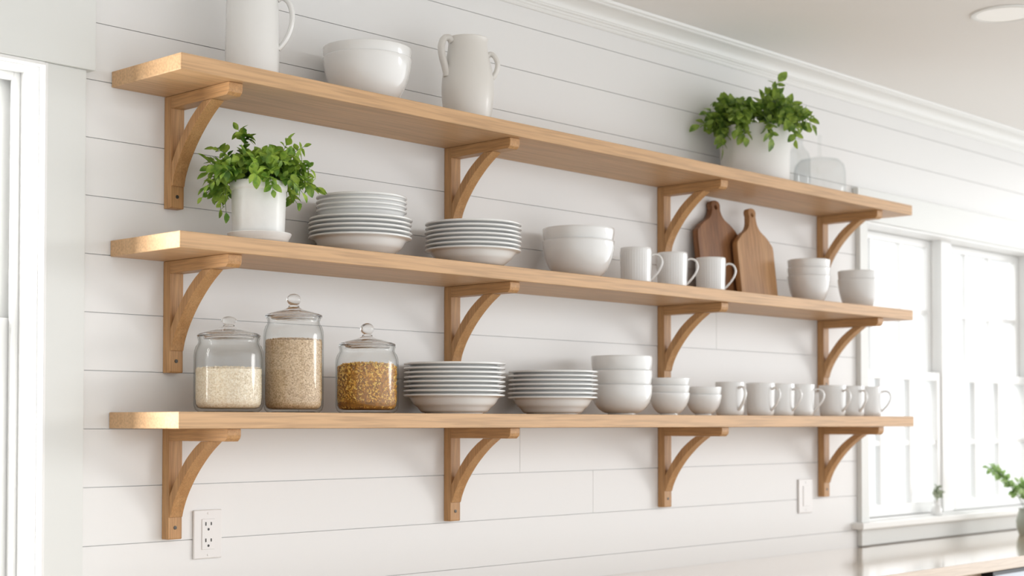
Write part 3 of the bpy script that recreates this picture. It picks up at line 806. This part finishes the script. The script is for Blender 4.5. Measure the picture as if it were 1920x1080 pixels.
cabinet(2.02, 2.915, 'pale wood base cabinet left of the black-framed appliance', 2)
cabinet(3.525, 4.4, 'pale wood base cabinet right of the black-framed appliance', 2)
r_ = empty('built_in_oven', (3.22, -.3, 0))
b = MB(); b.box(-.299, .299, -.262, .29, .0005, CT-.0385); link('body', b.mesh('body', M['blackmetal'], False), r_)
b = MB(); b.box(-.299, -.283, -.300, -.2625, .1, CT-.040); b.box(.283, .299, -.300, -.2625, .1, CT-.040); b.box(-.283, .283, -.300, -.2625, CT-.052, CT-.040); b.box(-.283, .283, -.300, -.2625, .1, .12)
link('door_frame', b.mesh('door_frame', M['blackmetal'], False), r_)
b = MB(); b.box(-.2825, .2825, -.296, -.2630, .1205, CT-.0525); link('door_glass', b.mesh('door_glass', M['ovenglass'], False), r_)
b = MB(); b.sweep([(-.22, -.2965, .74), (-.22, -.33, .74), (.22, -.33, .74), (.22, -.2965, .74)], .008, .008, 10, side=(0, 0, 1)); link('handle', b.mesh('handle', M['steel']), r_)
tag(r_, 'black-framed built-in appliance with glass front under the countertop', 'oven')

# ---------------------------------------------------------------- light
sc = bpy.context.scene
wd = bpy.data.worlds.new('daylight'); sc.world = wd; wd.use_nodes = True
N, L = wd.node_tree.nodes, wd.node_tree.links
bg = N['Background']
# a clear bright sky: brightest around the sun's side, softer on the far side of the house
tc = N.new('ShaderNodeTexCoord'); dp = N.new('ShaderNodeVectorMath'); dp.operation = 'DOT_PRODUCT'
dp.inputs[1].default_value = (.80, -.60, .10); L.new(tc.outputs['Generated'], dp.inputs[0])
rp = N.new('ShaderNodeValToRGB'); mr = N.new('ShaderNodeMapRange')
mr.inputs['From Min'].default_value = -1; L.new(dp.outputs['Value'], mr.inputs['Value']); L.new(mr.outputs[0], rp.inputs['Fac'])
e = rp.color_ramp.elements
for pos, v in ((0, .34), (.45, .44), (.75, .44), (1, .80)):
    q = e[0] if pos == 0 else e[-1] if pos == 1 else e.new(pos)
    q.position = pos; q.color = (v*.955, v*.98, v, 1)
L.new(rp.outputs['Color'], bg.inputs['Color']); bg.inputs['Strength'].default_value = 2.0

def sun(name, frm, energy, ang, col):
    l = bpy.data.lights.new(name, 'SUN'); l.energy = energy; l.angle = math.radians(ang); l.color = col
    o = bpy.data.objects.new(name, l); C.objects.link(o)
    o.rotation_euler = Vector(frm).to_track_quat('Z', 'Y').to_euler(); o.location = Vector(frm)*6
    return o
sun('low_sun', (.80, -.58, .13), .42, 15, (1, .99, .975))
def area(name, loc, to, sx_, sy_, energy, col=(1, 1, 1)):
    l = bpy.data.lights.new(name, 'AREA'); l.shape = 'RECTANGLE'; l.size = sx_; l.size_y = sy_; l.energy = energy; l.color = col
    o = bpy.data.objects.new(name, l); C.objects.link(o); o.location = loc
    o.rotation_euler = (Vector(loc)-Vector(to)).to_track_quat('Z', 'Y').to_euler(); return o
area('window_daylight', (-1.35, .80, 1.75), (0, -.25, 1.70), .7, 1.6, 75, (1, .98, .95))

area('window_daylight', (4.1, 1.5, 2.9), (3.95, -.25, .9), 1.8, 1.2, 38, (1, .99, .97))

# ---------------------------------------------------------------- camera
cd = bpy.data.cameras.new('camera'); co = bpy.data.objects.new('camera', cd); C.objects.link(co)
cd.sensor_width = 36; cd.sensor_fit = 'HORIZONTAL'; cd.lens = 2865.3413/1920*36
cd.shift_y = 171.619/1920; cd.clip_start = .05
co.location = CAM; co.rotation_euler = (PI/2+.0286, 0, -.81667)
cd.dof.use_dof = True; cd.dof.focus_distance = 3.55; cd.dof.aperture_fstop = 3.4
sc.camera = co
sc.view_settings.view_transform = 'Standard'; sc.view_settings.look = 'None'
sc.view_settings.gamma = 1; sc.view_settings.use_curve_mapping = False
sc.view_settings.exposure = 0.56
